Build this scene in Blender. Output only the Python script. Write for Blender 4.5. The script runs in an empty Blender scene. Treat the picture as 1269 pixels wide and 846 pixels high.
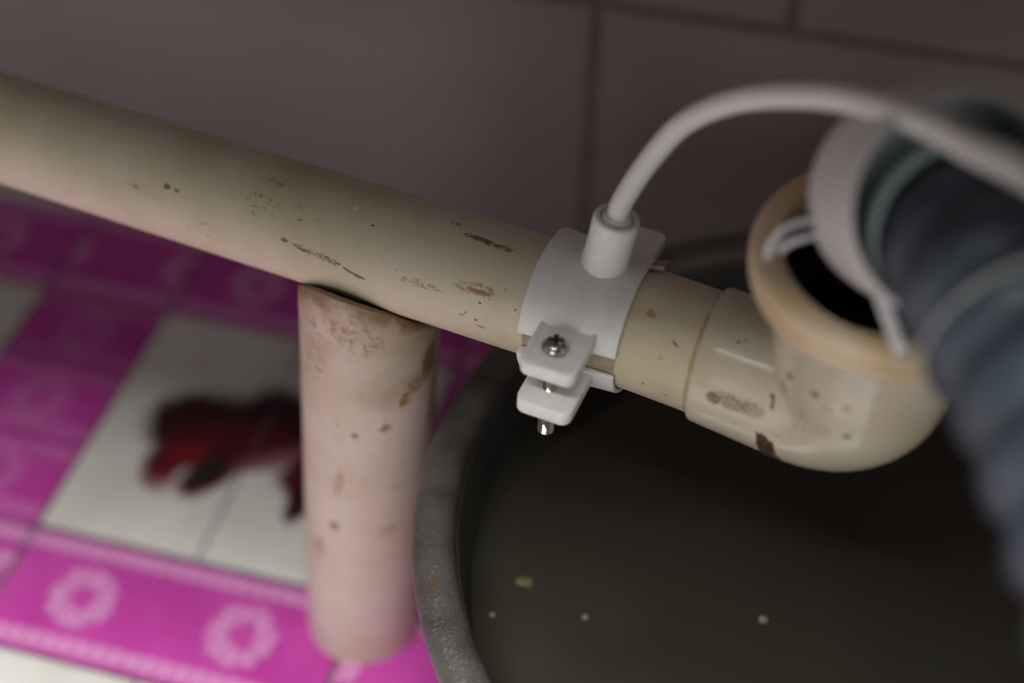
import bpy, bmesh, math, random
from mathutils import Vector, Matrix, Quaternion

random.seed(7)
C = bpy.context.scene.collection
SC = bpy.context.scene
PI = math.pi
R = math.radians

# ------------------------------------------------------------------ camera
cd = bpy.data.cameras.new('camera')
cam = bpy.data.objects.new('camera', cd)
C.objects.link(cam)
cd.sensor_width = 36.0
cd.lens = 50.0
cd.clip_start = 0.01
cd.clip_end = 30.0
CAM_M = Matrix.Rotation(R(14.5), 3, 'Z') @ Matrix.Rotation(R(44.0), 3, 'X') @ Matrix.Rotation(R(0.5), 3, 'Z')
CAM_O = Vector((0.0, 0.0, 0.70))
cam.matrix_world = Matrix.Translation(CAM_O) @ CAM_M.to_4x4()
cd.dof.use_dof = True
cd.dof.focus_distance = 0.585
cd.dof.aperture_fstop = 2.4
cd.dof.aperture_blades = 0
SC.camera = cam

# ------------------------------------------------------------------ world, lights, exposure
w = bpy.data.worlds.new('world')
SC.world = w
w.use_nodes = True
w.node_tree.nodes['Background'].inputs[0].default_value = (0.80, 0.93, 0.98, 1)
w.node_tree.nodes['Background'].inputs[1].default_value = 0.06


def area(name, loc, target, sx, sy, power, col):
    l = bpy.data.lights.new(name, 'AREA')
    l.shape = 'RECTANGLE'
    l.size = sx
    l.size_y = sy
    l.energy = power
    l.color = col
    o = bpy.data.objects.new(name, l)
    o.location = loc
    o.rotation_euler = (Vector(target) - Vector(loc)).to_track_quat('-Z', 'Y').to_euler()
    C.objects.link(o)
    return o


area('ceiling_lamp', (-0.30, -0.41, 2.35), (-0.30, 0.0, 0.0), 1.4, 0.62, 92.0, (1.0, 0.99, 0.94))
area('doorway', (-0.45, -1.95, 0.62), (-0.10, 0.40, 0.25), 1.25, 0.85, 9.5, (1.0, 0.99, 1.0))

SC.view_settings.view_transform = 'Standard'
SC.view_settings.look = 'None'
SC.view_settings.exposure = 0.0
SC.view_settings.gamma = 1.0
SC.view_settings.use_curve_mapping = False


# ------------------------------------------------------------------ node helpers
class NB:
    def __init__(self, name):
        self.m = bpy.data.materials.new(name)
        self.m.use_nodes = True
        self.nt = self.m.node_tree
        self.b = self.nt.nodes['Principled BSDF']

    def n(self, t):
        return self.nt.nodes.new(t)

    def set(self, sock, v):
        if isinstance(v, bpy.types.NodeSocket):
            self.nt.links.new(v, sock)
        elif isinstance(v, (tuple, list)) and len(v) == 3 and sock.type == 'RGBA':
            sock.default_value = (*v, 1)
        else:
            sock.default_value = v

    def M(self, op, a, b=None, c=None, clamp=False):
        x = self.n('ShaderNodeMath')
        x.operation = op
        x.use_clamp = clamp
        self.set(x.inputs[0], a)
        if b is not None:
            self.set(x.inputs[1], b)
        if c is not None:
            self.set(x.inputs[2], c)
        return x.outputs[0]

    def sstep(self, v, lo, hi, a=0.0, b=1.0):
        x = self.n('ShaderNodeMapRange')
        x.interpolation_type = 'SMOOTHSTEP'
        self.set(x.inputs['Value'], v)
        x.inputs['From Min'].default_value = lo
        x.inputs['From Max'].default_value = hi
        x.inputs['To Min'].default_value = a
        x.inputs['To Max'].default_value = b
        return x.outputs[0]

    def mix(self, f, a, b):
        x = self.n('ShaderNodeMix')
        x.data_type = 'RGBA'
        self.set(x.inputs[0], f)
        self.set(x.inputs[6], a)
        self.set(x.inputs[7], b)
        return x.outputs[2]

    def noise(self, vec, scale, detail=3.0, rough=0.55, dist=0.0):
        x = self.n('ShaderNodeTexNoise')
        if vec is not None:
            self.set(x.inputs['Vector'], vec)
        x.inputs['Scale'].default_value = scale
        x.inputs['Detail'].default_value = detail
        x.inputs['Roughness'].default_value = rough
        x.inputs['Distortion'].default_value = dist
        return x.outputs['Fac']

    def scalevec(self, vec, s):
        x = self.n('ShaderNodeVectorMath')
        x.operation = 'MULTIPLY'
        self.set(x.inputs[0], vec)
        x.inputs[1].default_value = s
        return x.outputs[0]

    def sep(self, vec):
        x = self.n('ShaderNodeSeparateXYZ')
        self.set(x.inputs[0], vec)
        return x.outputs

    def comb(self, x_, y_, z_=0.0):
        x = self.n('ShaderNodeCombineXYZ')
        self.set(x.inputs[0], x_)
        self.set(x.inputs[1], y_)
        self.set(x.inputs[2], z_)
        return x.outputs[0]

    def obj(self):
        return self.n('ShaderNodeTexCoord').outputs['Object']

    def uv(self):
        return self.n('ShaderNodeTexCoord').outputs['UV']

    def pos(self):
        return self.n('ShaderNodeNewGeometry').outputs['Position']

    def bump(self, h, strength, dist=0.001):
        x = self.n('ShaderNodeBump')
        x.inputs['Strength'].default_value = strength
        x.inputs['Distance'].default_value = dist
        self.set(x.inputs['Height'], h)
        self.nt.links.new(x.outputs[0], self.b.inputs['Normal'])

    def P(self, **k):
        names = dict(col='Base Color', rough='Roughness', metal='Metallic', spec='Specular IOR Level', trans='Transmission Weight',
                     coat='Coat Weight', crough='Coat Roughness', sss='Subsurface Weight', alpha='Alpha', ior='IOR')
        for a, v in k.items():
            self.set(self.b.inputs[names[a]], v)
        return self.m

    # ellipse distance in a plane (1 on the ellipse's edge), measured from coordinates px, py
    def ell(self, px, py, x0, y0, rx, ry, ang=0.0):
        dx = self.M('SUBTRACT', px, x0)
        dy = self.M('SUBTRACT', py, y0)
        ca, sa = math.cos(ang), math.sin(ang)
        u = self.M('ADD', self.M('MULTIPLY', dx, ca / rx), self.M('MULTIPLY', dy, sa / rx))
        v = self.M('ADD', self.M('MULTIPLY', dx, -sa / ry), self.M('MULTIPLY', dy, ca / ry))
        return self.M('SQRT', self.M('ADD', self.M('MULTIPLY', u, u), self.M('MULTIPLY', v, v)))


def simple(name, col, rough=0.5, metal=0.0, var=0.0, scale=60.0, bump=0.0, spec=0.5):
    b = NB(name)
    if var > 0:
        n = b.noise(b.obj(), scale, 4)
        c2 = tuple(max(0, c * (1 - var)) for c in col)
        b.P(col=b.mix(b.sstep(n, 0.35, 0.7), col, c2), rough=rough, metal=metal, spec=spec)
        if bump:
            b.bump(n, bump)
    else:
        b.P(col=col, rough=rough, metal=metal, spec=spec)
    return b.m


# ---- old pvc, with stains laid out along the tube: u = metres along it, v = metres round it
def pvc(name, base, yellow, spots, rough=0.3, speck=0.5, blotch=None, soft=0.12):
    b = NB(name)
    uv = b.uv()
    o = b.obj()
    u, v, _ = b.sep(uv)
    col = b.mix(b.sstep(b.noise(o, 22, 3), 0.35, 0.72), base, yellow)
    # fine grime
    g = b.noise(o, 420, 2, 0.6)
    patch = b.sstep(b.noise(o, 30, 2), 0.45, 0.65)
    gm = b.M('MULTIPLY', b.sstep(g, 0.66, 0.74), patch)
    col = b.mix(b.M('MULTIPLY', gm, speck), col, (0.16, 0.09, 0.035))
    # faint scratches along the tube
    sc = b.noise(b.scalevec(uv, (30.0, 900.0, 1.0)), 1.0, 2, 0.6)
    sm = b.M('MULTIPLY', b.sstep(sc, 0.66, 0.78), b.sstep(b.noise(o, 17, 2), 0.5, 0.65))
    col = b.mix(b.M('MULTIPLY', sm, 0.35 * speck), col, (0.24, 0.15, 0.06))
    if blotch:
        col = blotch(b, col, o, u, v)
    br = b.M('MULTIPLY', b.sstep(b.noise(b.scalevec(uv, (45.0, 160.0, 1.0)), 1.0, 6, 0.75), 0.54, 0.72), b.sstep(b.noise(o, 13, 2), 0.46, 0.62))
    col = b.mix(b.M('MULTIPLY', br, 0.45 * speck), col, (0.27, 0.19, 0.10))
    for s in spots:
        u0, v0, ru, rv, ang, ns, thr, c, k = s
        q = b.ell(u, v, u0, v0, ru, rv, ang)
        fall = b.sstep(q, 0.25, 1.0, 1.0, 0.0)
        if ns > 0:
            nn = b.noise(b.comb(b.M('MULTIPLY', u, ns), b.M('MULTIPLY', v, ns * (2.2 if ru > 2 * rv else 1.0))), 1.0, 5, 0.72)
            m = b.sstep(b.M('ADD', nn, b.M('MULTIPLY', fall, 0.35)), thr - 0.04, thr - 0.04 + soft)
            m = b.M('MULTIPLY', m, b.sstep(q, 0.85, 1.0, 1.0, 0.0))
        else:
            m = b.sstep(q, 0.75, 1.0, 1.0, 0.0)
        col = b.mix(b.M('MULTIPLY', m, k), col, c)
    b.P(col=col, rough=b.M('ADD', rough, b.M('MULTIPLY', patch, 0.14)), spec=0.5)
    return b.m


DK = (0.035, 0.018, 0.010)
BR = (0.17, 0.095, 0.035)
OR = (0.33, 0.17, 0.05)
rp = 0.0254


def sp(u, adeg, ru, rv, ang=0.0, ns=0.0, thr=0.75, c=BR, k=0.85, r=rp):
    return (u, math.radians(adeg) * r, ru, rv, ang, ns, thr, c, k)


pipe_spots = [
    sp(-0.0330, 7.2, 0.0130, 0.0022, 0.04, 420, 0.72, BR, 0.9), sp(-0.0240, 9, 0.0150, 0.0030, 0.0, 420, 0.78, BR, 0.8), sp(-0.046, -3, 0.006, 0.003, 0, 420, .82, BR, .7),
    sp(-0.0270, 55, 0.0200, 0.0060, -0.05, 260, 0.82, OR, 0.8), sp(-0.0240, 56, 0.0080, 0.0012, 0, 300, 0.66, OR, 0.9),
    sp(-0.0500, 66, 0.0240, 0.0040, -0.05, 280, 0.83, OR, 0.7),
    sp(-0.1156, 65.9, 0.0030, 0.0016, 0, 500, 0.66, BR, 0.9), sp(-0.1060, 69, 0.0120, 0.0028, 0.15, 480, 0.80, BR, 0.9),
    sp(-0.0940, 71, 0.0140, 0.0034, 0.15, 460, 0.80, BR, 0.9), sp(-0.0795, 78.8, 0.0050, 0.0010, 0.15, 400, 0.6, BR, 0.95),
    sp(-0.0845, 76, 0.0030, 0.0009, 0.3, 0, 0, BR, 0.8),
    sp(-0.0889, 15.6, 0.0012, 0.0011, 0.7, 0, 0, (0.75, 0.74, 0.70), 0.9),
    sp(-0.0785, 27, 0.0007, 0.0006, 0, 0, 0, DK, 0.9), sp(-0.0243, 66.1, 0.0007, 0.0006, 0, 0, 0, DK, 0.9), sp(-0.0252, 84.5, 0.0009, 0.0006, 0, 0, 0, DK, 0.9),
    sp(-0.0300, 80, 0.0006, 0.0005, 0, 0, 0, DK, 0.7), sp(-0.0090, 62, 0.0006, 0.0006, 0, 0, 0, DK, 0.8), sp(-0.0150, 47, 0.0006, 0.0005, 0, 0, 0, DK, 0.6),
    sp(-0.0230, 92, 0.0030, 0.0012, 0, 500, 0.72, BR, 0.7), sp(-0.0320, 84, 0.0030, 0.0012, 0, 500, 0.74, BR, 0.6),
    sp(-0.1750, 50.2, 0.0030, 0.0016, 0, 500, 0.62, BR, 0.85), sp(-0.1700, 51, 0.0020, 0.0012, 0, 500, 0.62, BR, 0.7), sp(-0.190, 60, 0.004, .002, 0, 420, .74, BR, .5),
    sp(-0.1290, 41, 0.0260, 0.0130, 0.2, 330, 0.90, BR, 0.75), sp(-0.1080, 35, 0.0240, 0.0120, 0, 330, 0.93, BR, 0.6), sp(-.128, 12, .02, .005, 0, 260, .86, BR, .5),
    sp(-0.0800, 48, 0.0220, 0.0100, 0, 350, 0.95, BR, 0.6),
    sp(0.0445, 27.6, 0.0034, 0.0028, 0, 300, 0.62, (0.36, 0.24, 0.07), 0.75), sp(0.0571, 45.3, 0.0022, 0.0007, 0.5, 600, 0.55, BR, 0.9),
    sp(0.0540, 60, 0.0050, 0.0030, 0, 480, 0.86, BR, 0.5), sp(0.0480, 95, 0.0008, 0.0006, 0, 0, 0, DK, 0.8), sp(0.058, 100, 0.001, 0.0006, 0, 0, 0, DK, 0.7),
    sp(0.0655, 60, 0.0016, 0.06, 0, 300, 0.72, OR, 0.6),
]
# the elbow's own round-the-tube angle starts 8.6 degrees in front of straight up
el = 0.0277


def se(u, adeg, *a, **k):
    return sp(u, adeg - 4.5, *a, r=el, **k)


RUST = (0.15, 0.07, 0.03)
elbow_spots = [
    (0.0840, 0.0335, 0.0150, 0.0075, 0.0, 1100, 0.80, (0.17, 0.085, 0.035), 0.9), (0.0775, 0.0345, 0.0060, 0.0050, 0.0, 1100, 0.74, RUST, 0.9),
    (0.0930, 0.0330, 0.0120, 0.0080, 0.0, 1200, 0.82, RUST, 0.85), (0.1080, 0.0360, 0.0240, 0.0120, 0.0, 900, 0.92, RUST, 0.8), (0.1450, 0.0420, 0.0200, 0.0100, 0.0, 900, 0.92, RUST, 0.8),
    (0.0992, 0.0250, 0.0015, 0.0010, 0.9, 500, 0.48, BR, 0.95), (0.1000, 0.0272, 0.0008, 0.0016, 0.2, 500, 0.48, BR, 0.9), (0.1006, 0.0288, 0.0015, 0.0011, 0.2, 500, 0.48, OR, 0.9),
    (0.1546, 0.0252, 0.0023, 0.0013, 0.0, 0, 0, (0.030, 0.016, 0.010), 0.97),
    (0.0805, 0.0107, 0.0007, 0.0007, 0, 0, 0, DK, 0.8), (0.0830, 0.0090, 0.0009, 0.0007, 0, 0, 0, DK, 0.4), (0.0950, 0.0150, 0.0006, 0.0007, 0, 0, 0, DK, 0.6),
    (0.1372, 0.0318, 0.0009, 0.0009, 0, 0, 0, DK, 0.8), (0.1195, 0.0336, 0.0009, 0.0007, 0.8, 0, 0, DK, 0.7), (0.1260, 0.0352, 0.0008, 0.0006, 0.5, 0, 0, DK, 0.7),
    (0.1581, 0.0351, 0.0034, 0.0030, 0.4, 700, 0.72, BR, 0.8), (0.1589, 0.0445, 0.0026, 0.0020, 0.4, 700, 0.64, OR, 0.8), (0.1414, 0.0464, 0.0034, 0.0022, 0.4, 700, 0.68, BR, 0.8),
    (0.1530, 0.0400, 0.0034, 0.0050, 0.4, 600, 0.80, OR, 0.5),
]


def stand_blotch(b, col, o, u, v):
    # rust creeping down from the sawn rim, and grime in drifts
    n1 = b.noise(o, 26, 4, 0.6)
    top = b.sstep(u, 0.195, 0.285)
    m = b.sstep(b.M('ADD', n1, b.M('MULTIPLY', top, 0.30)), 0.62, 0.80)
    col = b.mix(b.M('MULTIPLY', m, 0.45), col, (0.36, 0.24, 0.12))
    col = b.mix(b.M('MULTIPLY', b.sstep(b.M('ADD', u, b.M('MULTIPLY', b.noise(o, 90, 4, 0.7), 0.020)), 0.270, 0.280), 0.85), col, (0.19, 0.10, 0.035))
    n2 = b.noise(o, 120, 4, 0.7)
    m2 = b.M('MULTIPLY', b.sstep(b.M('ADD', n2, b.M('MULTIPLY', top, 0.10)), 0.60, 0.72), b.sstep(b.noise(o, 18, 2), 0.42, 0.62))
    m2 = b.M('MULTIPLY', m2, b.sstep(u, 0.06, 0.11))
    return b.mix(b.M('MULTIPLY', m2, 0.55), col, (0.27, 0.15, 0.07))


rs = 0.0322
st_spots = []
for (u0, v0, ru, rv, c, k, thr) in [
        (0.2166, 0.0783, 0.0080, 0.0050, (0.30, 0.15, 0.04), 0.95, 0.66), (0.2260, 0.0840, 0.0160, 0.0090, (0.26, 0.14, 0.045), 0.8, 0.74),
        (0.2380, 0.0930, 0.0260, 0.0110, (0.17, 0.095, 0.03), 0.85, 0.68), (0.2050, 0.0980, 0.0420, 0.0070, (0.20, 0.11, 0.035), 0.75, 0.72),
        (0.1953, 0.0548, 0.0030, 0.0030, (0.24, 0.11, 0.04), 0.9, 0.6), (0.2001, 0.0688, 0.0050, 0.0045, (0.24, 0.12, 0.05), 0.85, 0.66),
        (0.1573, 0.0464, 0.0220, 0.0050, (0.30, 0.17, 0.08), 0.8, 0.76), (0.1216, 0.0438, 0.0070, 0.0055, (0.27, 0.13, 0.055), 0.85, 0.68),
        (0.0960, 0.0340, 0.0180, 0.0080, (0.30, 0.17, 0.09), 0.75, 0.75), (0.1216, 0.0716, 0.0100, 0.0080, (0.27, 0.15, 0.07), 0.7, 0.74),
        (0.2540, 0.0550, 0.0200, 0.0300, (0.28, 0.16, 0.07), 0.8, 0.82), (0.2300, 0.0300, 0.0300, 0.0160, (0.28, 0.16, 0.08), 0.75, 0.84)]:
    st_spots.append((u0, v0, ru, rv, 0.1, 260, thr, c, k))

M_PIPE = pvc('old_pvc_pipe', (0.67, 0.59, 0.45), (0.58, 0.50, 0.335), pipe_spots, rough=0.42)
M_ELBOW = pvc('old_pvc_elbow', (0.65, 0.58, 0.465), (0.58, 0.50, 0.375), elbow_spots, rough=0.09, speck=0.35)
M_COLLAR = pvc('old_pvc_collar', (0.66, 0.53, 0.37), (0.60, 0.42, 0.22), [], rough=0.33, speck=0.4)
M_STAND = pvc('old_pvc_stand', (0.64, 0.56, 0.475), (0.56, 0.465, 0.345), st_spots, rough=0.42, speck=0.9, blotch=stand_blotch, soft=0.22)
M_WHITE = simple('white_plastic', (0.83, 0.83, 0.81), 0.34, 0, 0.07, 140)
M_TUBE = simple('white_tube_rubber', (0.72, 0.69, 0.68), 0.45, 0, 0.05, 50)
M_CUFF = simple('white_cuff_plastic', (0.62, 0.60, 0.60), 0.42, 0, 0.08, 50)
M_TEAL = simple('pale_teal_seal', (0.50, 0.62, 0.60), 0.25, 0, 0.2, 60)
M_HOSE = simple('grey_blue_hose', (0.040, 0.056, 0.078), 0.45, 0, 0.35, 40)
M_PALE = simple('painted_glint', (0.46, 0.50, 0.50), 0.35, 0, 0.4, 90)  # pale colour stands for the highlight on a hose ridge
M_TAPE = simple('white_tape', (0.68, 0.68, 0.70), 0.3, 0, 0.3, 120)
M_STEEL = simple('screw_steel', (0.60, 0.57, 0.53), 0.2, 1.0, 0.25, 400)
M_SLOT = simple('screw_recess', (0.05, 0.047, 0.043), 0.5, 0.6)
M_GASKET = simple('tan_gasket', (0.42, 0.33, 0.23), 0.6, 0, 0.3, 120)
M_FLAKE = simple('brown_dirt', (0.085, 0.042, 0.024), 0.85, 0, 0.6, 500, 0.5)
M_GROOVE = simple('dark_groove', (0.15, 0.14, 0.12), 0.7, 0, 0.6, 700)  # dark ring filling the gap between socket and plug
M_INSIDE = simple('dark_brown_inside', (0.035, 0.026, 0.016), 0.45, 0, 0.5, 60)  # elbow's inner wall, far darker than its outside
M_DARK = simple('dark_inside', (0.02, 0.018, 0.014), 0.7)


def rim_mat():
    b = NB('worn_aluminium')
    o = b.obj()
    g = b.noise(o, 38, 5, 0.6)
    f = b.noise(o, 700, 2, 0.5)
    col = b.mix(b.sstep(g, 0.35, 0.7), (0.135, 0.125, 0.118), (0.075, 0.067, 0.062))
    col = b.mix(b.M('MULTIPLY', b.sstep(f, 0.66, 0.74), 0.5), col, (0.40, 0.40, 0.39))
    rust = b.M('MULTIPLY', b.sstep(b.noise(o, 60, 4), 0.60, 0.72), 0.7)
    col = b.mix(rust, col, (0.16, 0.085, 0.03))
    b.P(col=col, rough=b.sstep(f, 0.4, 0.7, 0.34, 0.55), metal=0.45)
    b.bump(f, 0.5, 0.0006)
    return b.m


M_RIM = rim_mat()
M_BASIN = simple('dull_aluminium', (0.13, 0.125, 0.115), 0.55, 0.6, 0.4, 30)


def water_mat():
    b = NB('murky_water')
    o = b.pos()
    n = b.noise(o, 9, 2, 0.5)
    b.P(col=b.mix(b.sstep(n, 0.35, 0.7), (0.038, 0.036, 0.027), (0.031, 0.027, 0.020)), rough=0.12, spec=0.35)
    b.bump(b.noise(o, 14, 1, 0.4), 0.06, 0.004)
    return b.m


M_WATER = water_mat()

# ------------------------------------------------------------------ floor tile materials
BX0, BX1 = -0.502, -0.408           # magenta column
PX, PY = 0.302, 0.272               # the pattern's period
PANEL_C = (-0.304, 0.525)


def white_mat():
    b = NB('white_floor_tile')
    x, y, _ = b.sep(b.pos())
    px = b.M('WRAP', b.M('SUBTRACT', x, PANEL_C[0]), PX / 2, -PX / 2)
    py = b.M('WRAP', b.M('SUBTRACT', y, PANEL_C[1]), PY / 2, -PY / 2)
    wob = b.noise(b.pos(), 70, 3, 0.6)
    wob = b.M('MULTIPLY', b.M('SUBTRACT', wob, 0.5), 0.6)
    base = b.mix(b.sstep(b.noise(b.pos(), 14, 4), 0.35, 0.75), (0.70, 0.70, 0.67), (0.60, 0.585, 0.55))
    dirt = b.M('MULTIPLY', b.sstep(b.noise(b.pos(), 34, 3), 0.60, 0.74), 0.4)
    col = b.mix(dirt, base, (0.48, 0.37, 0.25))

    def blob(col, x0, y0, rx, ry, ang, c, soft=0.25, k=1.0):
        q = b.M('ADD', b.ell(px, py, x0, y0, rx, ry, ang), wob)
        return b.mix(b.M('MULTIPLY', b.sstep(q, 1 - soft, 1 + soft, 1.0, 0.0), k), col, c)
    deep = (0.035, 0.006, 0.010)
    wine = (0.075, 0.007, 0.014)
    red = (0.19, 0.010, 0.014)
    green = (0.018, 0.016, 0.010)
    pink = (0.27, 0.11, 0.13)
    # petals, printed on the panel's two tiles
    col = blob(col, -0.043, 0.004, 0.034, 0.028, 0.1, deep)
    col = blob(col, 0.006, 0.018, 0.036, 0.030, 0.1, deep)
    col = blob(col, 0.048, 0.022, 0.032, 0.030, 0.0, deep)
    col = blob(col, -0.008, -0.002, 0.050, 0.016, 0.1, wine)
    col = blob(col, -0.046, -0.022, 0.015, 0.026, -0.35, wine)
    col = blob(col, -0.030, -0.014, 0.018, 0.018, 0.0, wine)
    col = blob(col, -0.049, -0.043, 0.012, 0.010, -0.4, red, 0.5, 0.6)
    col = blob(col, -0.037, -0.020, 0.014, 0.008, 0.3, red, 0.5, 0.9)
    col = blob(col, -0.018, -0.030, 0.013, 0.026, -0.55, wine)
    col = blob(col, -0.020, -0.028, 0.009, 0.017, -0.55, green)
    col = blob(col, 0.002, -0.012, 0.018, 0.010, 0.2, wine)
    col = blob(col, 0.020, -0.010, 0.028, 0.007, 0.5, pink, 0.4, 0.8)
    col = blob(col, 0.038, -0.014, 0.018, 0.008, 0.5, red, 0.4, 0.7)
    col = blob(col, 0.042, -0.020, 0.016, 0.018, 0.0, wine)
    col = blob(col, 0.046, -0.033, 0.009, 0.022, -0.2, deep)
    b.P(col=col, rough=0.45, spec=0.22)
    return b.m


def border_mat(name, fx, hy, k=1.0):
    b = NB(name)
    o = b.obj()
    x, y, _ = b.sep(o)
    wp = b.pos()
    base = b.mix(b.sstep(b.noise(wp, 26, 4, 0.6), 0.3, 0.72), (0.56, 0.070, 0.40), (0.48, 0.045, 0.33))
    # pale scroll along the two long edges
    ay = b.M('ABSOLUTE', y)
    band = b.M('MULTIPLY', b.sstep(ay, hy - 0.0135, hy - 0.0115), b.sstep(ay, hy - 0.0035, hy - 0.002, 1.0, 0.0))
    wav = b.M('MULTIPLY_ADD', b.M('SINE', b.M('MULTIPLY', x, 620.0)), 0.25, b.noise(o, 330, 2, 0.6))
    col = b.mix(b.M('MULTIPLY', band, b.sstep(wav, 0.25, 0.65, 0.40 * k, 0.70 * k)), base, (0.74, 0.40, 0.66))
    for f in fx:
        dx = b.M('SUBTRACT', x, f)
        r = b.M('SQRT', b.M('ADD', b.M('MULTIPLY', dx, dx), b.M('MULTIPLY', y, y)))
        th = b.M('ARCTAN2', y, dx)
        lobe = b.M('MULTIPLY', b.M('COSINE', b.M('MULTIPLY', th, 7.0)), 0.0007)
        rr = b.M('ADD', r, b.M('ADD', lobe, b.M('MULTIPLY', b.M('SUBTRACT', b.noise(o, 150, 3), 0.5), 0.017)))
        ring = b.M('MULTIPLY', b.sstep(rr, 0.0065, 0.0095), b.sstep(rr, 0.0185, 0.0215, 1.0, 0.0))
        inner = b.sstep(b.noise(o, 260, 2), 0.40, 0.58, 0.20 * k, 0.66 * k)
        col = b.mix(b.M('MULTIPLY', ring, inner), col, (0.76, 0.46, 0.70))
    st = b.M('MULTIPLY', b.sstep(b.noise(wp, 42, 2), 0.69, 0.76), 0.5)
    col = b.mix(st, col, (0.45, 0.20, 0.12))
    b.P(col=col, rough=0.45, spec=0.2)
    return b.m


M_WTILE = white_mat()
M_BORDER = border_mat('magenta_border_tile', (-0.0535, 0.0455), 0.0395)
M_BORDER2 = border_mat('magenta_border_piece', (0.0,), 0.0302, 0.38)
M_PLAIN = simple('plain_floor_tile', (0.66, 0.65, 0.61), 0.3, 0, 0.15, 12)
M_GROUT = simple('dark_floor_grout', (0.20, 0.12, 0.17), 0.85, 0, 0.5, 60)
M_WALLT = simple('wall_tile_glaze', (0.285, 0.255, 0.238), 0.5, 0, 0.10, 8)
M_WGROUT = simple('brown_wall_grout', (0.175, 0.14, 0.12), 0.85, 0, 0.3, 50)
M_STONE = simple('counter_stone', (0.30, 0.27, 0.25), 0.6, 0, 0.2, 20)


# ------------------------------------------------------------------ mesh helpers
def link(name, bm, mat, parent=None, smooth=True, M=None, mats=None):
    me = bpy.data.meshes.new(name)
    bmesh.ops.recalc_face_normals(bm, faces=bm.faces[:])
    bm.to_mesh(me)
    bm.free()
    for m in (mats or [mat]):
        me.materials.append(m)
    if smooth:
        me.polygons.foreach_set('use_smooth', [True] * len(me.polygons))
        me.set_sharp_from_angle(angle=R(38))
    o = bpy.data.objects.new(name, me)
    C.objects.link(o)
    if parent is not None:
        o.parent = parent
    if M is not None:
        o.matrix_local = M
    return o


def tag(o, label, cat, group=None, kind=None):
    if label:
        o['label'] = label
    if cat:
        o['category'] = cat
    if group:
        o['group'] = group
    if kind:
        o['kind'] = kind
    return o


def empty(name, M, label, cat):
    o = bpy.data.objects.new(name, None)
    o.empty_display_size = 0.02
    C.objects.link(o)
    o.matrix_world = M
    return tag(o, label, cat)


def box_bm(x0, x1, y0, y1, z0, z1, bev=0.0, seg=2, bm=None):
    b = bmesh.new()
    bmesh.ops.create_cube(b, size=1.0)
    for v in b.verts:
        v.co = Vector(((x0 + x1) / 2 + v.co.x * (x1 - x0), (y0 + y1) / 2 + v.co.y * (y1 - y0), (z0 + z1) / 2 + v.co.z * (z1 - z0)))
    if bev:
        bmesh.ops.bevel(b, geom=b.edges[:], offset=bev, segments=seg, affect='EDGES', profile=0.5)
    return b


def rings_bm(rings, us, vs, close_start=False, close_end=False):
    """Quads between rings of points (each ring closed); uv = (us[i], vs[j]), vs has one value more than a ring has points."""
    bm = bmesh.new()
    lay = bm.loops.layers.uv.new('uv')
    V = [[bm.verts.new(p) for p in r] for r in rings]
    n = len(rings[0])
    for i in range(len(rings) - 1):
        for j in range(n):
            k = (j + 1) % n
            f = bm.faces.new((V[i][j], V[i][k], V[i + 1][k], V[i + 1][j]))
            for lp, (a, c) in zip(f.loops, ((i, j), (i, j + 1), (i + 1, j + 1), (i + 1, j))):
                lp[lay].uv = (us[a], vs[c])
    if close_start:
        bm.faces.new(V[0])
    if close_end:
        bm.faces.new(V[-1])
    return bm


def lathe(profile, seg=64, closed=False):
    """Profile of (radius, height) turned about z."""
    pts = profile + ([profile[0]] if closed else [])
    rings = [[Vector((r * math.cos(2 * PI * j / seg), r * math.sin(2 * PI * j / seg), h)) for j in range(seg)] for r, h in pts]
    us = [0.0]
    for i in range(1, len(pts)):
        us.append(us[-1] + math.hypot(pts[i][0] - pts[i - 1][0], pts[i][1] - pts[i - 1][1]))
    bm = rings_bm(rings, us, [2 * PI * j / seg * 0.03 for j in range(seg + 1)])
    if closed:
        bmesh.ops.remove_doubles(bm, verts=bm.verts[:], dist=1e-7)
    return bm


def spline(P, n):
    """Catmull-Rom through points, n samples a span."""
    P = [Vector(p) for p in P]
    Q = [P[0] * 2 - P[1]] + P + [P[-1] * 2 - P[-2]]
    out = []
    for i in range(1, len(Q) - 2):
        a, b, c, d = Q[i - 1:i + 3]
        for k in range(n):
            t = k / n
            out.append(0.5 * ((2 * b) + (c - a) * t + (2 * a - 5 * b + 4 * c - d) * t * t + (3 * b - a - 3 * c + d) * t ** 3))
    out.append(P[-1])
    return out


def sweep(pts, rad, seg=24, close=True, squash=None):
    """Round tube along pts; rad = radius or a function of arc length."""
    L = [0.0]
    for i in range(1, len(pts)):
        L.append(L[-1] + (pts[i] - pts[i - 1]).length)
    tang = []
    for i in range(len(pts)):
        tang.append((pts[min(i + 1, len(pts) - 1)] - pts[max(i - 1, 0)]).normalized())
    n = tang[0].orthogonal().normalized()
    rings = []
    for i, p in enumerate(pts):
        if i:
            q = tang[i - 1].rotation_difference(tang[i])
            n = (q @ n)
            n = (n - tang[i] * n.dot(tang[i])).normalized()
        bn = tang[i].cross(n)
        r = rad(L[i]) if callable(rad) else rad
        sx, sy = (1, 1) if squash is None else squash
        rings.append([p + n * (r * sx * math.cos(2 * PI * j / seg)) + bn * (r * sy * math.sin(2 * PI * j / seg)) for j in range(seg)])
    return rings_bm(rings, L, [2 * PI * j / seg * 0.01 for j in range(seg + 1)], close, close)


def resample(pts, step):
    out = [pts[0].copy()]
    acc = 0.0
    for i in range(1, len(pts)):
        a, b = pts[i - 1], pts[i]
        l = (b - a).length
        pos = step - acc
        while pos <= l:
            out.append(a.lerp(b, pos / l))
            pos += step
        acc = (acc + l) % step
    return out


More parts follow.
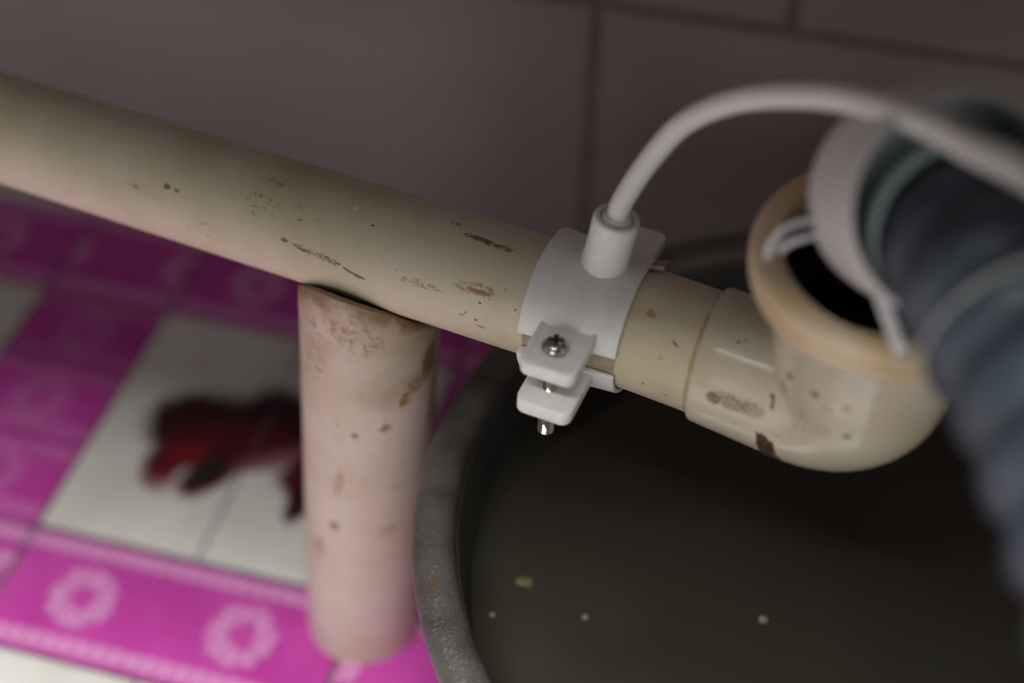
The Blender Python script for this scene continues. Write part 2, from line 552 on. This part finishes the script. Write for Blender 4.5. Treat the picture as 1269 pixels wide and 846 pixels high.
# ------------------------------------------------------------------ the setting: floor, wall, counter overhead
JF = 0.0016                         # half a floor joint
fl = link('floor', box_bm(-1.42, 0.86, -0.95, 0.76, -0.03, -0.0012), M_GROUT, smooth=False)
fl['kind'] = 'structure'


def tile_mesh(w_, d_, h_, bev, mat, name):
    bm = box_bm(-w_ / 2, w_ / 2, -d_ / 2, d_ / 2, -h_, 0.0, bev, 1)
    me = bpy.data.meshes.new(name)
    bmesh.ops.recalc_face_normals(bm, faces=bm.faces[:])
    bm.to_mesh(me)
    bm.free()
    me.materials.append(mat)
    return me


def put(name, me, parent, loc, rot=None):
    o = bpy.data.objects.new(name, me)
    C.objects.link(o)
    o.parent = parent
    o.location = loc
    if rot:
        o.rotation_euler = rot
    return o


TH = 0.009
cx0, cx1 = -0.408, -0.200
me_white = tile_mesh(0.104 - JF, 0.190 - 2 * JF, TH, 0.0008, M_WTILE, 'white_tile')
me_long = tile_mesh(0.208 - 2 * JF, 0.082 - 2 * JF, TH, 0.0008, M_BORDER, 'border_tile')
me_corner = tile_mesh(0.094 - 2 * JF, 0.082 - 2 * JF, TH, 0.0008, M_BORDER, 'corner_tile')
me_piece = tile_mesh(0.094 - 2 * JF, 0.0633 - JF, TH, 0.0008, M_BORDER2, 'border_tile')
me_cut = tile_mesh(0.104 - JF, 0.036, TH, 0.0008, M_WTILE, 'white_tile')
me_cut_band = tile_mesh(0.094 - 2 * JF, 0.036, TH, 0.0008, M_WTILE, 'white_tile')
for i in range(-3, 4):
    ox = i * PX
    x_panel = (cx0 + cx1) / 2 + ox
    x_band = (BX0 + BX1) / 2 + ox
    if x_panel > 0.75 or x_band < -1.38:
        continue
    for j in range(-3, 2):
        oy = j * PY
        yb = 0.389 + oy                 # centre of the magenta row
        yw = 0.525 + oy                 # centre of the white panel
        far = lambda y_: y_ > 0.715
        rnd = lambda: random.uniform(-0.0003, 0.0003)
        if j < -1 or (j == -1 and False):
            continue
        if not far(yb) and yb > -0.9:
            put('border_tile', me_long, fl, (x_panel, yb, rnd()))
            put('border_tile', me_corner, fl, (x_band, yb, rnd()))
        if yw < 0.70 and yw > -0.85:
            for s in (-1, 1):
                put('white_tile', me_white, fl, (x_panel + s * 0.052, yw, rnd()))
            for k in (-1, 0, 1):
                put('border_tile', me_piece, fl, (x_band, yw + k * 0.0633, rnd()))
    for s in (-1, 1):
        put('white_tile', me_cut, fl, (x_panel + s * 0.052, 0.7215, 0))
    put('white_tile', me_cut_band, fl, (x_band, 0.7215, 0))

WY = 0.742
wall = link('wall_back', box_bm(-1.42, 0.86, WY + 0.002, WY + 0.10, -0.03, 0.90), M_WGROUT, smooth=False)
wall['kind'] = 'structure'
JW = 0.0030
TW, TZ = 0.45, 0.218


def wtile(w_, h_):
    bm = box_bm(-w_ / 2, w_ / 2, 0.0, 0.012, -h_ / 2, h_ / 2, 0.0012, 1)
    me = bpy.data.meshes.new('wall_tile')
    bmesh.ops.recalc_face_normals(bm, faces=bm.faces[:])
    bm.to_mesh(me)
    bm.free()
    me.materials.append(M_WALLT)
    return me


me_plain = tile_mesh(0.30 - 2 * JF, 0.30 - 2 * JF, TH, 0.0008, M_PLAIN, 'plain_tile')
for i in range(-4, 3):
    for j in range(4):
        put('plain_tile', me_plain, fl, (-0.15 + 0.302 * i + 0.15, -0.0765 - 0.302 * j, 0))

me_w0 = wtile(TW - 2 * JW, TZ - 2 * JW)
me_w1 = wtile(TW - 2 * JW, 0.30 - 2 * JW)
for k in range(-2, 3):
    x0 = -0.140 + k * TW + TW / 2
    if -1.4 < x0 < 0.8:
        put('wall_tile', me_w0, wall, (x0, WY, TZ / 2))
    x1 = -0.022 + k * TW + TW / 2
    if -1.4 < x1 < 0.8:
        put('wall_tile', me_w1, wall, (x1, WY, TZ + 0.15))
        put('wall_tile', me_w1, wall, (x0, WY, TZ + 0.45))

for nm, xa in (('wall_right', 0.86), ('wall_left', -1.46)):
    sw_ = link(nm, box_bm(xa, xa + 0.04, -0.95, 0.84, -0.03, 0.90), M_WALLT, smooth=False)
    sw_['kind'] = 'structure'

# unseen washbasin counter's slab above the drain, set there to shade the corner
top = link('counter_slab', box_bm(-1.42, 0.86, 0.14, 0.742, 0.76, 0.80, 0.004), M_STONE, smooth=False)
top['kind'] = 'structure'

# ------------------------------------------------------------------ drain pipe with its elbow
B0 = Vector((-0.08777397, 0.41304146, 0.287))
YAW = math.atan2(-0.16062981, 0.98701472)
MP = Matrix.Translation(B0) @ Matrix.Rotation(YAW, 4, 'Z')     # x along the pipe, -y towards the room, z up
dp = empty('drain_pipe', MP, 'cream drain pipe with brown stains lying across, ending in an upturned elbow over the basin', 'pipe')


def sag(p):
    """The pipe's end and its elbow turn a little towards the room after the clamp."""
    t = max(0.0, p.x - 0.02)
    k = 0.89
    off = k * t * t if t < 0.045 else k * 0.045 ** 2 + 2 * k * 0.045 * (t - 0.045)
    return Vector((p.x, p.y - off, p.z))


def pp(s, a, r):
    return Vector((s, -r * math.sin(a), r * math.cos(a)))


def straight_tube(us, rs_, seg=72):
    rings = [[sag(pp(u, -PI + 2 * PI * j / seg, r)) for j in range(seg)] for u, r in zip(us, rs_)]
    return rings, [(-PI + 2 * PI * j / seg) * rp for j in range(seg + 1)]


us = [-0.66] + [-0.62 + 0.02 * i for i in range(36)]
us = [u for u in us if u < 0.0805]
rr = [rp] * len(us)
us2 = us + [us[-1], us[0], us[0]]
rr2 = rr + [rp - 0.0025, rp - 0.0025, rp]
rings, vs = straight_tube(us2, rr2)
link('pipe', rings_bm(rings, us2, vs), M_PIPE, dp)

PHI = R(4.5)
SE = 0.1264
LEG = 0.0889
RB = 0.026
nleg = Vector((0, -math.sin(PHI), math.cos(PHI)))
fr = Vector((1, 0, 0)).cross(nleg)


def epath(t):
    """Point, tangent, in-plane normal at arc length t along the elbow's axis (t = s on the straight part)."""
    t0 = SE - RB
    arc = RB * PI / 2
    if t <= t0:
        return Vector((t, 0, 0)), nleg.copy()
    if t <= t0 + arc:
        a = (t - t0) / RB
        c = Vector((t0, 0, 0)) + nleg * RB
        return c + Vector((1, 0, 0)) * (RB * math.sin(a)) - nleg * (RB * math.cos(a)), nleg * math.cos(a) - Vector((1, 0, 0)) * math.sin(a)
    d_ = t - t0 - arc
    return Vector((SE, 0, 0)) + nleg * (RB + d_), Vector((-1, 0, 0))


T0 = SE - RB
TA = T0 + RB * PI / 2
TM = TA + (LEG - RB)                # arc length at the mouth
prof = [(0.0665, 0.0255), (0.0666, 0.0270), (0.0672, 0.0277), (0.0685, 0.0280), (0.075, 0.0281), (0.083, 0.0283), (T0, 0.0290)]
for i in range(1, 15):
    k = i / 14
    prof.append((T0 + (TA - T0) * k, 0.0290 + 0.0050 * k))
prof += [(TA + 0.01, 0.0350), (TA + 0.02, 0.0362), (TM - 0.022, 0.0390), (TM - 0.012, 0.0410), (TM - 0.004, 0.0410), (TM - 0.003, 0.0372), (TM - 0.02, 0.0366),
         (TM - 0.034, 0.0350), (TM - 0.040, 0.0290), (TA, 0.0260)]
for i in range(13, -1, -1):
    prof.append((T0 + (TA - T0) * i / 14, 0.0240))
SEG = 72
rings = []
for t, r in prof:
    p, n = epath(t)
    rings.append([sag(p + n * (r * math.cos(-PI + 2 * PI * j / SEG)) + fr * (r * math.sin(-PI + 2 * PI * j / SEG))) for j in range(SEG)])
ebm = rings_bm(rings, [t for t, r in prof], [(-PI + 2 * PI * j / SEG) * el for j in range(SEG + 1)])
ebm.faces.ensure_lookup_table()
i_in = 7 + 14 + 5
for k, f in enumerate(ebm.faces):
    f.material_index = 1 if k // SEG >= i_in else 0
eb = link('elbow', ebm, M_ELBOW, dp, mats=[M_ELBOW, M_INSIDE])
eb['label'] = 'glossy cream elbow with a rust speckled socket'

mouth = sag(Vector((SE, 0, 0)) + nleg * LEG)
MM = Matrix.Translation(mouth) @ Vector((0, 0, 1)).rotation_difference(nleg).to_matrix().to_4x4()
collar_prof = [(0.0368, -0.030), (0.0366, -0.006), (0.0372, -0.0025), (0.0388, -0.0006), (0.0420, 0.0), (0.0452, -0.0006), (0.0470, -0.0026), (0.0477, -0.0052), (0.0472, -0.0072),
               (0.0462, -0.0080), (0.0462, -0.0088), (0.0472, -0.0096), (0.0475, -0.0115), (0.0468, -0.0135), (0.0450, -0.0150), (0.0418, -0.0165), (0.0405, -0.019)]
co = link('collar', lathe(collar_prof, 96), M_COLLAR, eb, M=MM)
co['label'] = 'thick yellowed lip round the open mouth of the elbow'

# the brown flake of dirt under the elbow: a small raised patch
bm = bmesh.new()
lay = bm.loops.layers.uv.new('uv')
cells = {}
for i in range(9):
    for j in range(9):
        u = 0.0960 + 0.0075 * i / 8 + 0.0040 * (j / 8)
        a = R(91) + R(44) * j / 8 - PHI
        cells[i, j] = (u, a)
random.seed(11)
V = {}
for (i, j), (u, a) in cells.items():
    p, n = epath(u)
    edge = i in (0, 8) or j in (0, 8)
    r = 0.0289 + (0.0 if edge else random.uniform(0.0004, 0.0008))
    ju, ja = random.uniform(-0.0007, 0.0007), random.uniform(-0.03, 0.03)
    V[i, j] = bm.verts.new(sag(p + Vector((ju, 0, 0)) + n * (r * math.cos(a + ja)) + fr * (r * math.sin(a + ja))))
for i in range(8):
    for j in range(8):
        bm.faces.new((V[i, j], V[i + 1, j], V[i + 1, j + 1], V[i, j + 1]))
fk = link('dirt_flake', bm, M_FLAKE, eb)
fk['label'] = 'dark brown flake of dirt stuck under the elbow'

# ------------------------------------------------------------------ clamp on the pipe
PHC = R(8.0)
MC = MP @ Matrix.Translation((0.0155, 0, 0)) @ Matrix.Rotation(-PHC, 4, 'X')
clamp = empty('pipe_clamp', MC, 'white plastic pipe clamp with a tube socket on top and a steel screw in front', 'clamp')
# local: x along the pipe, front = -y, up = z (tilted with the clamp)
RO, RI = 0.0308, 0.0264
RO2 = 0.0282


def band(a0, a1, hw, ro, ri, steps=40, bev=0.0007, ro2=None):
    ro2 = ro2 or ro
    bm = bmesh.new()
    secs = []
    for i in range(steps + 1):
        a = a0 + (a1 - a0) * i / steps
        secs.append([bm.verts.new((x, -r * math.sin(a), r * math.cos(a))) for x, r in ((-hw, ri), (-hw, ro), (hw, ro2), (hw, ri))])
    for i in range(steps):
        for k in range(4):
            bm.faces.new((secs[i][k], secs[i][(k + 1) % 4], secs[i + 1][(k + 1) % 4], secs[i + 1][k]))
    bm.faces.new(secs[0])
    bm.faces.new(secs[-1])
    bmesh.ops.recalc_face_normals(bm, faces=bm.faces[:])
    if bev:
        es = [e for e in bm.edges if len(e.link_faces) == 2 and e.calc_face_angle(0) > R(50)]
        bmesh.ops.bevel(bm, geom=es, offset=bev, segments=2, affect='EDGES', profile=0.5)
    return bm


def ear(bm, sgn, z0, z1, hx, y_in, y_out, rad=0.0042, pocket=0.0, lift=0.0, tilt=0.0, dx=0.0):
    """A rounded lug from the shell outwards; sgn -1 = front, +1 = back. Added to bm."""
    b = bmesh.new()
    out = []
    n = 6
    out.append((-hx, y_in))
    for i in range(n + 1):
        a = PI - (PI / 2) * i / n
        out.append((-hx + rad + rad * math.cos(a), y_out - rad + rad * math.sin(a)))
    for i in range(n + 1):
        a = PI / 2 - (PI / 2) * i / n
        out.append((hx - rad + rad * math.cos(a), y_out - rad + rad * math.sin(a)))
    out.append((hx, y_in))
    lo = [b.verts.new((x, sgn * y, z0)) for x, y in out]
    hi = [b.verts.new((x, sgn * y, z1)) for x, y in out]
    m = len(out)
    for i in range(m):
        k = (i + 1) % m
        b.faces.new((lo[i], lo[k], hi[k], hi[i]))
    b.faces.new(lo)
    ft = b.faces.new(hi)
    bmesh.ops.recalc_face_normals(b, faces=b.faces[:])
    if pocket:
        bmesh.ops.inset_region(b, faces=[ft], thickness=0.0024, depth=0.0)
        r_ = bmesh.ops.inset_region(b, faces=[ft], thickness=0.0007, depth=-pocket)
    es = [e for e in b.edges if len(e.link_faces) == 2 and e.calc_face_angle(0) > R(60) and abs(e.verts[0].co.z - e.verts[1].co.z) < 1e-6
          and max(abs(e.verts[0].co.y), abs(e.verts[1].co.y)) > y_in + 0.001 and (abs(e.verts[0].co.z - z1) < 1e-6 or abs(e.verts[0].co.z - z0) < 1e-6)]
    bmesh.ops.bevel(b, geom=es, offset=0.0007, segments=2, affect='EDGES', profile=0.5)
    for v in b.verts:
        v.co.z += lift - tilt * (abs(v.co.y) - y_in)
        v.co.x += dx
    me = bpy.data.meshes.new('t')
    b.to_mesh(me)
    b.free()
    bm.from_mesh(me)
    bpy.data.meshes.remove(me)


HW = 0.0205
HX = 0.0118
EZ = (0.0022, 0.0082)
LZ = (-0.0185, -0.0122)
TILT = 0.19
bm = band(R(-84), R(84), HW, RO, RI, ro2=RO2)
ear(bm, -1, EZ[0], EZ[1], HX, 0.0245, 0.0505, pocket=0.0007, lift=0.0035, tilt=TILT)
ear(bm, 1, EZ[0], EZ[1], HX, 0.0245, 0.0535, pocket=0.0007, lift=0.0035, dx=0.002)
up = link('upper_shell', bm, M_WHITE, clamp)
bm = band(R(104), R(256), HW, RO, RI, ro2=RO2)
ear(bm, -1, LZ[0], LZ[1], HX, 0.0215, 0.0505, lift=0.0052, tilt=TILT)
ear(bm, 1, LZ[0], LZ[1], HX, 0.0215, 0.0505)
lo = link('lower_shell', bm, M_WHITE, clamp)
bm = band(R(-101), R(101), HW - 0.0008, 0.0265, 0.0257, 72, 0)
gk = link('gasket', bm, M_GASKET, clamp)
gk['label'] = 'tan rubber strip between clamp and pipe'
# torn tab of the strip sticking out behind
bm = box_bm(0.0, 0.0062, -0.004, 0.004, -0.0008, 0.0012, 0.0004, 1)
for v in bm.verts:
    if v.co.x > 0.004:
        v.co.y *= 0.6
        v.co.z += 0.0012 + (0.001 if v.co.y > 0 else -0.0006)
Mt = Matrix.Translation((HW - 0.001, 0, 0)) @ Matrix.Rotation(R(-20), 4, 'X') @ Matrix.Translation((0, 0, 0.0268))
link('tab', bm, M_GASKET, gk, M=Mt)

# socket on top
MSO = Matrix.Rotation(R(3), 4, 'X') @ Matrix.Translation((0.0034, 0, 0.0262)) @ Matrix.Rotation(R(7), 4, 'Y') @ Matrix.Translation((0, 0, -0.0262))
bm = lathe([(0.0, 0.0240), (0.0101, 0.0240), (0.0101, 0.0262), (0.0100, 0.0288), (0.0096, 0.0310), (0.0094, 0.0340), (0.0093, 0.0496), (0.0090, 0.0508), (0.0084, 0.0513), (0.0070, 0.0514),
            (0.0066, 0.0511), (0.0065, 0.0486), (0.0, 0.0486)], 56)
so = link('tube_socket', bm, M_WHITE, clamp, M=MSO)
bm = lathe([(0.00655, 0.0484), (0.00655, 0.0504), (0.0061, 0.0504), (0.0061, 0.0484)], 48, True)
link('groove', bm, M_GROOVE, so)
bm = lathe([(0.0, 0.0484), (0.0061, 0.0484), (0.0061, 0.0512), (0.0057, 0.0518), (0.0046, 0.0522), (0.0, 0.0522)], 48)
link('plug', bm, M_WHITE, so)

# screw through the front lugs
SY = -0.0388
MS = Matrix.Translation((-0.0010, SY, 0.0012)) @ Matrix.Rotation(R(-2.0), 4, 'X')
bm = lathe([(0.0, -0.0365), (0.0020, -0.0362), (0.0031, -0.0348)] + sum([[(0.0034, -0.0340 + 0.001 * i), (0.0029, -0.0335 + 0.001 * i)] for i in range(40)], []) + [(0.0030, 0.0065)], 32)
sw = link('screw', bm, M_STEEL, clamp, M=MS)
sw['label'] = 'shiny steel screw with a cross slot'
ZT = EZ[1] - 0.0008
bm = lathe([(0.0, ZT), (0.0056, ZT), (0.0056, ZT + 0.0008), (0.0052, ZT + 0.0020), (0.0043, ZT + 0.0031), (0.0030, ZT + 0.0038), (0.0015, ZT + 0.0041), (0.0, ZT + 0.0041)], 40)
hd = link('screw_head', bm, M_STEEL, sw)
bm = bmesh.new()
for q in range(2):
    b2 = box_bm(-0.0032, 0.0032, -0.0009, 0.0009, ZT + 0.0012, ZT + 0.0043)
    bmesh.ops.rotate(b2, verts=b2.verts[:], cent=(0, 0, 0), matrix=Matrix.Rotation(R(20 + 90 * q), 3, 'Z'))
    me = bpy.data.meshes.new('t')
    b2.to_mesh(me)
    b2.free()
    bm.from_mesh(me)
    bpy.data.meshes.remove(me)
link('cross_slot', bm, M_SLOT, sw, smooth=False)

# ------------------------------------------------------------------ white tube out of the clamp
base_s = MC @ MSO @ Vector((0, 0, 0.0523))
dir_s = ((MC @ MSO).to_3x3() @ Vector((0, 0, 1))).normalized()


def at(x, y, d):
    """World point seen at photo pixel x, y at depth d (metres along the lens axis)."""
    return CAM_O + CAM_M @ (Vector(((x - 634.5) / 1762.5, -(y - 423) / 1762.5, -1)) * d)


tp = [base_s, base_s + dir_s * 0.008 + Vector((0.0006, 0, 0)), at(806, 197, 0.530), at(850, 151, 0.512), at(915, 124, 0.490), at(1000, 118, 0.463), at(1075, 128, 0.440), at(1150, 155, 0.418), at(1210, 187, 0.402),
      at(1280, 222, 0.388), at(1400, 300, 0.37), at(1560, 420, 0.36), at(1750, 700, 0.34), Vector((0.29, 0.20, 0.26)), Vector((0.33, 0.10, 0.11)), Vector((0.38, 0.01, 0.012)), Vector((0.46, -0.08, 0.0046)), Vector((0.58, -0.16, 0.0046))]
link('hose', sweep(spline(tp, 10), 0.0044, 24), M_TUBE)
tb = bpy.data.objects['hose']
tb.name = 'plastic_tube'
tag(tb, 'thin white plastic tube arching up from the clamp and away over the grey hose', 'tube')

# ------------------------------------------------------------------ upright stand pipe under the drain pipe
sb = Vector((-0.19496965, 0.42025256, 0.0))
stp = Vector((-0.17688246, 0.42696658, 0.24529631))
ax = (stp - sb).normalized()
va = Vector((-0.99729253, 0.0, 0.07353646))
vb = Vector((0.00200657, -0.99962765, 0.02721289))
front = {0: .2523, 15: .2614, 30: .2692, 45: .2754, 60: .2793, 75: .2808, 90: .2800, 105: .2774, 120: .2731, 135: .2669, 150: .2591, 165: .2540, 180: .2560}
ST = empty('stand_pipe', Matrix.Translation(sb), 'upright cream plastic pipe with rust stains standing on the pink tiles under the drain pipe', 'pipe')
pside = Vector((math.sin(YAW), -math.cos(YAW), 0))
seg = 72


def rim_z(th, r):
    o_ = va * (r * math.cos(th)) + vb * (r * math.sin(th))
    p = sb + ax * (0.26 / ax.z) + o_
    side = (p - B0).dot(pside)
    zp = 0.287 - math.sqrt(max(0, 0.0256 ** 2 - min(abs(side), 0.0256) ** 2))
    t = math.degrees(th) % 360
    if t <= 180:
        k = int(t // 15)
        f0, f1 = front[15 * k], front[min(180, 15 * (k + 1))]
        z = f0 + (f1 - f0) * (t - 15 * k) / 15
        return min(z, zp - 0.0006)
    k = min(1.0, min(t - 180, 360 - t) / 30)
    e_ = front[180] if t < 270 else front[0]
    return (e_ * (1 - k) + (zp - 0.0006) * k) if zp < 0.28 else 0.2790


hs = [0.0, 0.0015] + [0.01 + 0.01 * i for i in range(20)]
rings, uu = [], []
for h in hs:
    r = rs
    rings.append([sb + ax * (h / ax.z) + va * (r * math.cos(2 * PI * j / seg)) + vb * (r * math.sin(2 * PI * j / seg)) - sb for j in range(seg)])
    uu.append(h)
for k in (0.25, 0.5, 0.75, 0.97, 1.0):
    ring = []
    for j in range(seg):
        th = 2 * PI * j / seg
        z = 0.2 + (rim_z(th, rs) - 0.2) * k
        r = rs if k < 1 else rs - 0.0004
        o_ = va * (r * math.cos(th)) + vb * (r * math.sin(th))
        ring.append(ax * ((z - o_.z) / ax.z) + o_)
    rings.append(ring)
    uu.append(0.2 + 0.07 * k)
for k in (1.0, 0.5, 0.0):
    ring = []
    for j in range(seg):
        th = 2 * PI * j / seg
        r = rs - 0.0028
        z = 0.05 + (rim_z(th, rs) - 0.05) * k
        o_ = va * (r * math.cos(th)) + vb * (r * math.sin(th))
        ring.append(ax * ((z - o_.z) / ax.z) + o_)
    rings.append(ring)
    uu.append(0.27)
# sit the foot flat on the tiles
rings[0] = [p - Vector((0, 0, p.z)) for p in rings[0]]
rings[1] = [Vector((p.x, p.y, 0.0015)) for p in rings[1]]
link('tube', rings_bm(rings, uu, [2 * PI * j / seg * rs for j in range(seg + 1)]), M_STAND, ST)

# ------------------------------------------------------------------ metal basin with murky water
BC = Vector((0.0566, 0.4020, 0.0))
BR_ = 0.1985
basin = empty('basin', Matrix.Translation(BC), 'large round worn metal basin full of murky water, below the elbow', 'basin')
wallp = [(0.0, 0.0), (0.150, 0.0), (0.156, 0.004), (0.179, 0.170), (0.1805, 0.190)]
inner = [(0.1785, 0.190), (0.177, 0.170), (0.154, 0.006), (0.149, 0.003), (0.0, 0.003)]
link('body', lathe(wallp + inner, 128), M_BASIN, basin)
rimp = []
for (r, z) in [(0.1790, 0.1855), (0.1790, 0.1925), (0.1797, 0.1955), (0.1812, 0.1978), (0.1835, 0.1992), (0.1862, 0.2000), (0.1890, 0.1998), (0.1935, 0.1988), (0.1965, 0.1968), (0.1983, 0.1938),
               (0.1985, 0.1905), (0.1972, 0.1880), (0.1958, 0.1888), (0.1960, 0.1925), (0.1935, 0.1960), (0.1870, 0.1980), (0.1820, 0.1950), (0.1808, 0.1855)]:
    rimp.append((r, z))
rm = link('rim', lathe(rimp, 160, True), M_RIM, basin)
rm['label'] = 'broad rolled rim with scratches and rust specks'
WZ = 0.150
bm = lathe([(0.0, WZ), (0.05, WZ), (0.10, WZ), (0.15, WZ), (0.1735, WZ), (0.1739, WZ + 0.0004), (0.1735, WZ - 0.002), (0.10, WZ - 0.003), (0.0, WZ - 0.003)], 96)
wt = link('water', bm, M_WATER, None, M=Matrix.Translation(BC))
tag(wt, 'still murky brown water filling the metal basin', 'water')
M_BUB = simple('pale_scum', (0.20, 0.20, 0.16), 0.5, 0, 0.3, 300)
M_LEAFY = simple('yellow_crumb', (0.13, 0.115, 0.045), 0.6, 0, 0.3, 300)
for k, (x, y, r, m, nm, lb) in enumerate([(-0.0565, 0.3549, 0.0016, M_BUB, 'scum_speck', 'tiny pale speck floating on the water right of the yellow crumb'),
                                          (0.0214, 0.3746, 0.0022, M_BUB, 'scum_speck', 'pale speck floating in the middle of the water below the elbow'),
                                          (-0.0877, 0.3660, 0.0030, M_LEAFY, 'food_crumb', 'yellowish crumb floating near the basin rim'),
                                          (-0.0974, 0.3452, 0.0014, M_BUB, 'scum_speck', 'tiny pale speck floating closest to the rim of the basin')]):
    bm = bmesh.new()
    bmesh.ops.create_icosphere(bm, subdivisions=2, radius=r)
    random.seed(k)
    for v in bm.verts:
        v.co *= random.uniform(0.85, 1.15)
        v.co.z *= 0.5
        v.co.x *= 1.5 if nm == 'food_crumb' else 1.0
    o = link(nm, bm, m, None, M=Matrix.Translation((x, y, WZ + r * 0.2)))
    tag(o, lb, 'speck', 'specks floating on the water')

# ------------------------------------------------------------------ corrugated hose with its white cuff in the elbow's mouth
ca, cb = at(1130, 240, 0.468), at(1192, 258, 0.430)
cz = (cb - ca).normalized()
MH = Matrix.Translation(ca) @ Vector((0, 0, 1)).rotation_difference(cz).to_matrix().to_4x4()
CL = (cb - ca).length
hose = empty('drain_hose', MH, 'grey blue corrugated drain hose with a white cuff pushed into the elbow mouth', 'hose')
bm = lathe([(0.0, -0.024), (0.0250, -0.024), (0.0270, -0.022), (0.0290, -0.010), (0.0335, -0.005), (0.0352, 0.000), (0.0355, 0.010), (0.0355, CL - 0.003), (0.0350, CL - 0.0008), (0.0342, CL),
            (0.0332, CL - 0.0008), (0.0328, CL - 0.004), (0.0318, 0.012), (0.0, 0.010)], 72)
bm.faces.ensure_lookup_table()
for k, f in enumerate(bm.faces):
    f.material_index = 1 if k // 72 >= 11 else 0
cu = link('cuff', bm, M_CUFF, hose, mats=[M_CUFF, M_TEAL])
cu['label'] = 'white flared plastic cuff'
ha, hb_ = at(1176, 271, 0.452), at(1200, 292, 0.433)
hz = (hb_ - ha).normalized()
bm = lathe([(0.0302, -0.006), (0.0302, 0.0), (0.0296, 0.0015), (0.0284, 0.0015), (0.0277, 0.0), (0.0277, -0.006)], 64, True)
sl = link('seal_ring', bm, M_TEAL, hose, M=MH.inverted() @ Matrix.Translation(hb_) @ Vector((0, 0, 1)).rotation_difference(hz).to_matrix().to_4x4())
sl['label'] = 'pale teal ring round the hose inside the cuff'
MHI = MH.inverted()
hp = [at(1172, 268, 0.455), at(1200, 294, 0.430), at(1228, 335, 0.412), at(1280, 428, 0.390), at(1340, 545, 0.370), at(1425, 765, 0.346), at(1520, 1150, 0.330), at(1640, 1700, 0.36)]
hp.append(Vector((0.22, 0.02, 0.10)))
hp.append(Vector((0.25, -0.06, 0.024)))
hp.append(Vector((0.32, -0.20, 0.022)))
pts = resample(spline([MHI @ Vector(p) for p in hp], 30), 0.0011)
PITCH = 0.0215


def hrad(s):
    ph = (s / PITCH) % 1.0
    k = min(1.0, max(0.0, (s - 0.022) / 0.020))
    return 0.0195 + 0.0022 * k + (0.0065 + 0.0010 * k) * (math.sin(PI * ph) ** 0.5)


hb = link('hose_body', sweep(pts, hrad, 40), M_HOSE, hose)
# pale band painting the highlight on one lit ridge
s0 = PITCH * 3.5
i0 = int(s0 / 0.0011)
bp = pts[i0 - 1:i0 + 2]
link('glint_band', sweep(bp, lambda s: 0.0297, 48, False), M_PALE, hose)['label'] = 'pale band round the grey hose, a painted highlight'


# wrinkled white tape between cuff and mouth
def ribbon(name, P, wdt, thick, label):
    pts_ = spline(P, 8)
    bm_ = sweep(pts_, 1.0, 10, True, (wdt / 2, thick / 2))
    o_ = link(name, bm_, M_TAPE)
    return tag(o_, label, 'tape')


t1 = ribbon('tape_strip', [at(952, 318, 0.470), at(958, 300, 0.466), at(972, 284, 0.463), at(992, 276, 0.462), at(1016, 272, 0.462)], 0.0044, 0.0018, 'short wrinkled white tape looped from the elbow lip to the cuff')
t1b = ribbon('strand', [at(966, 312, 0.467), at(978, 302, 0.465), at(994, 296, 0.463), at(1016, 290, 0.462)], 0.0040, 0.0018, None)
del t1b['category']
t1b.parent = t1
t2 = ribbon('tape_strip', [at(1082, 335, 0.452), at(1092, 368, 0.450), at(1103, 400, 0.449), at(1112, 425, 0.449), at(1118, 438, 0.450)], 0.0052, 0.0016, 'white tape end hanging from the cuff over the near side of the elbow lip')
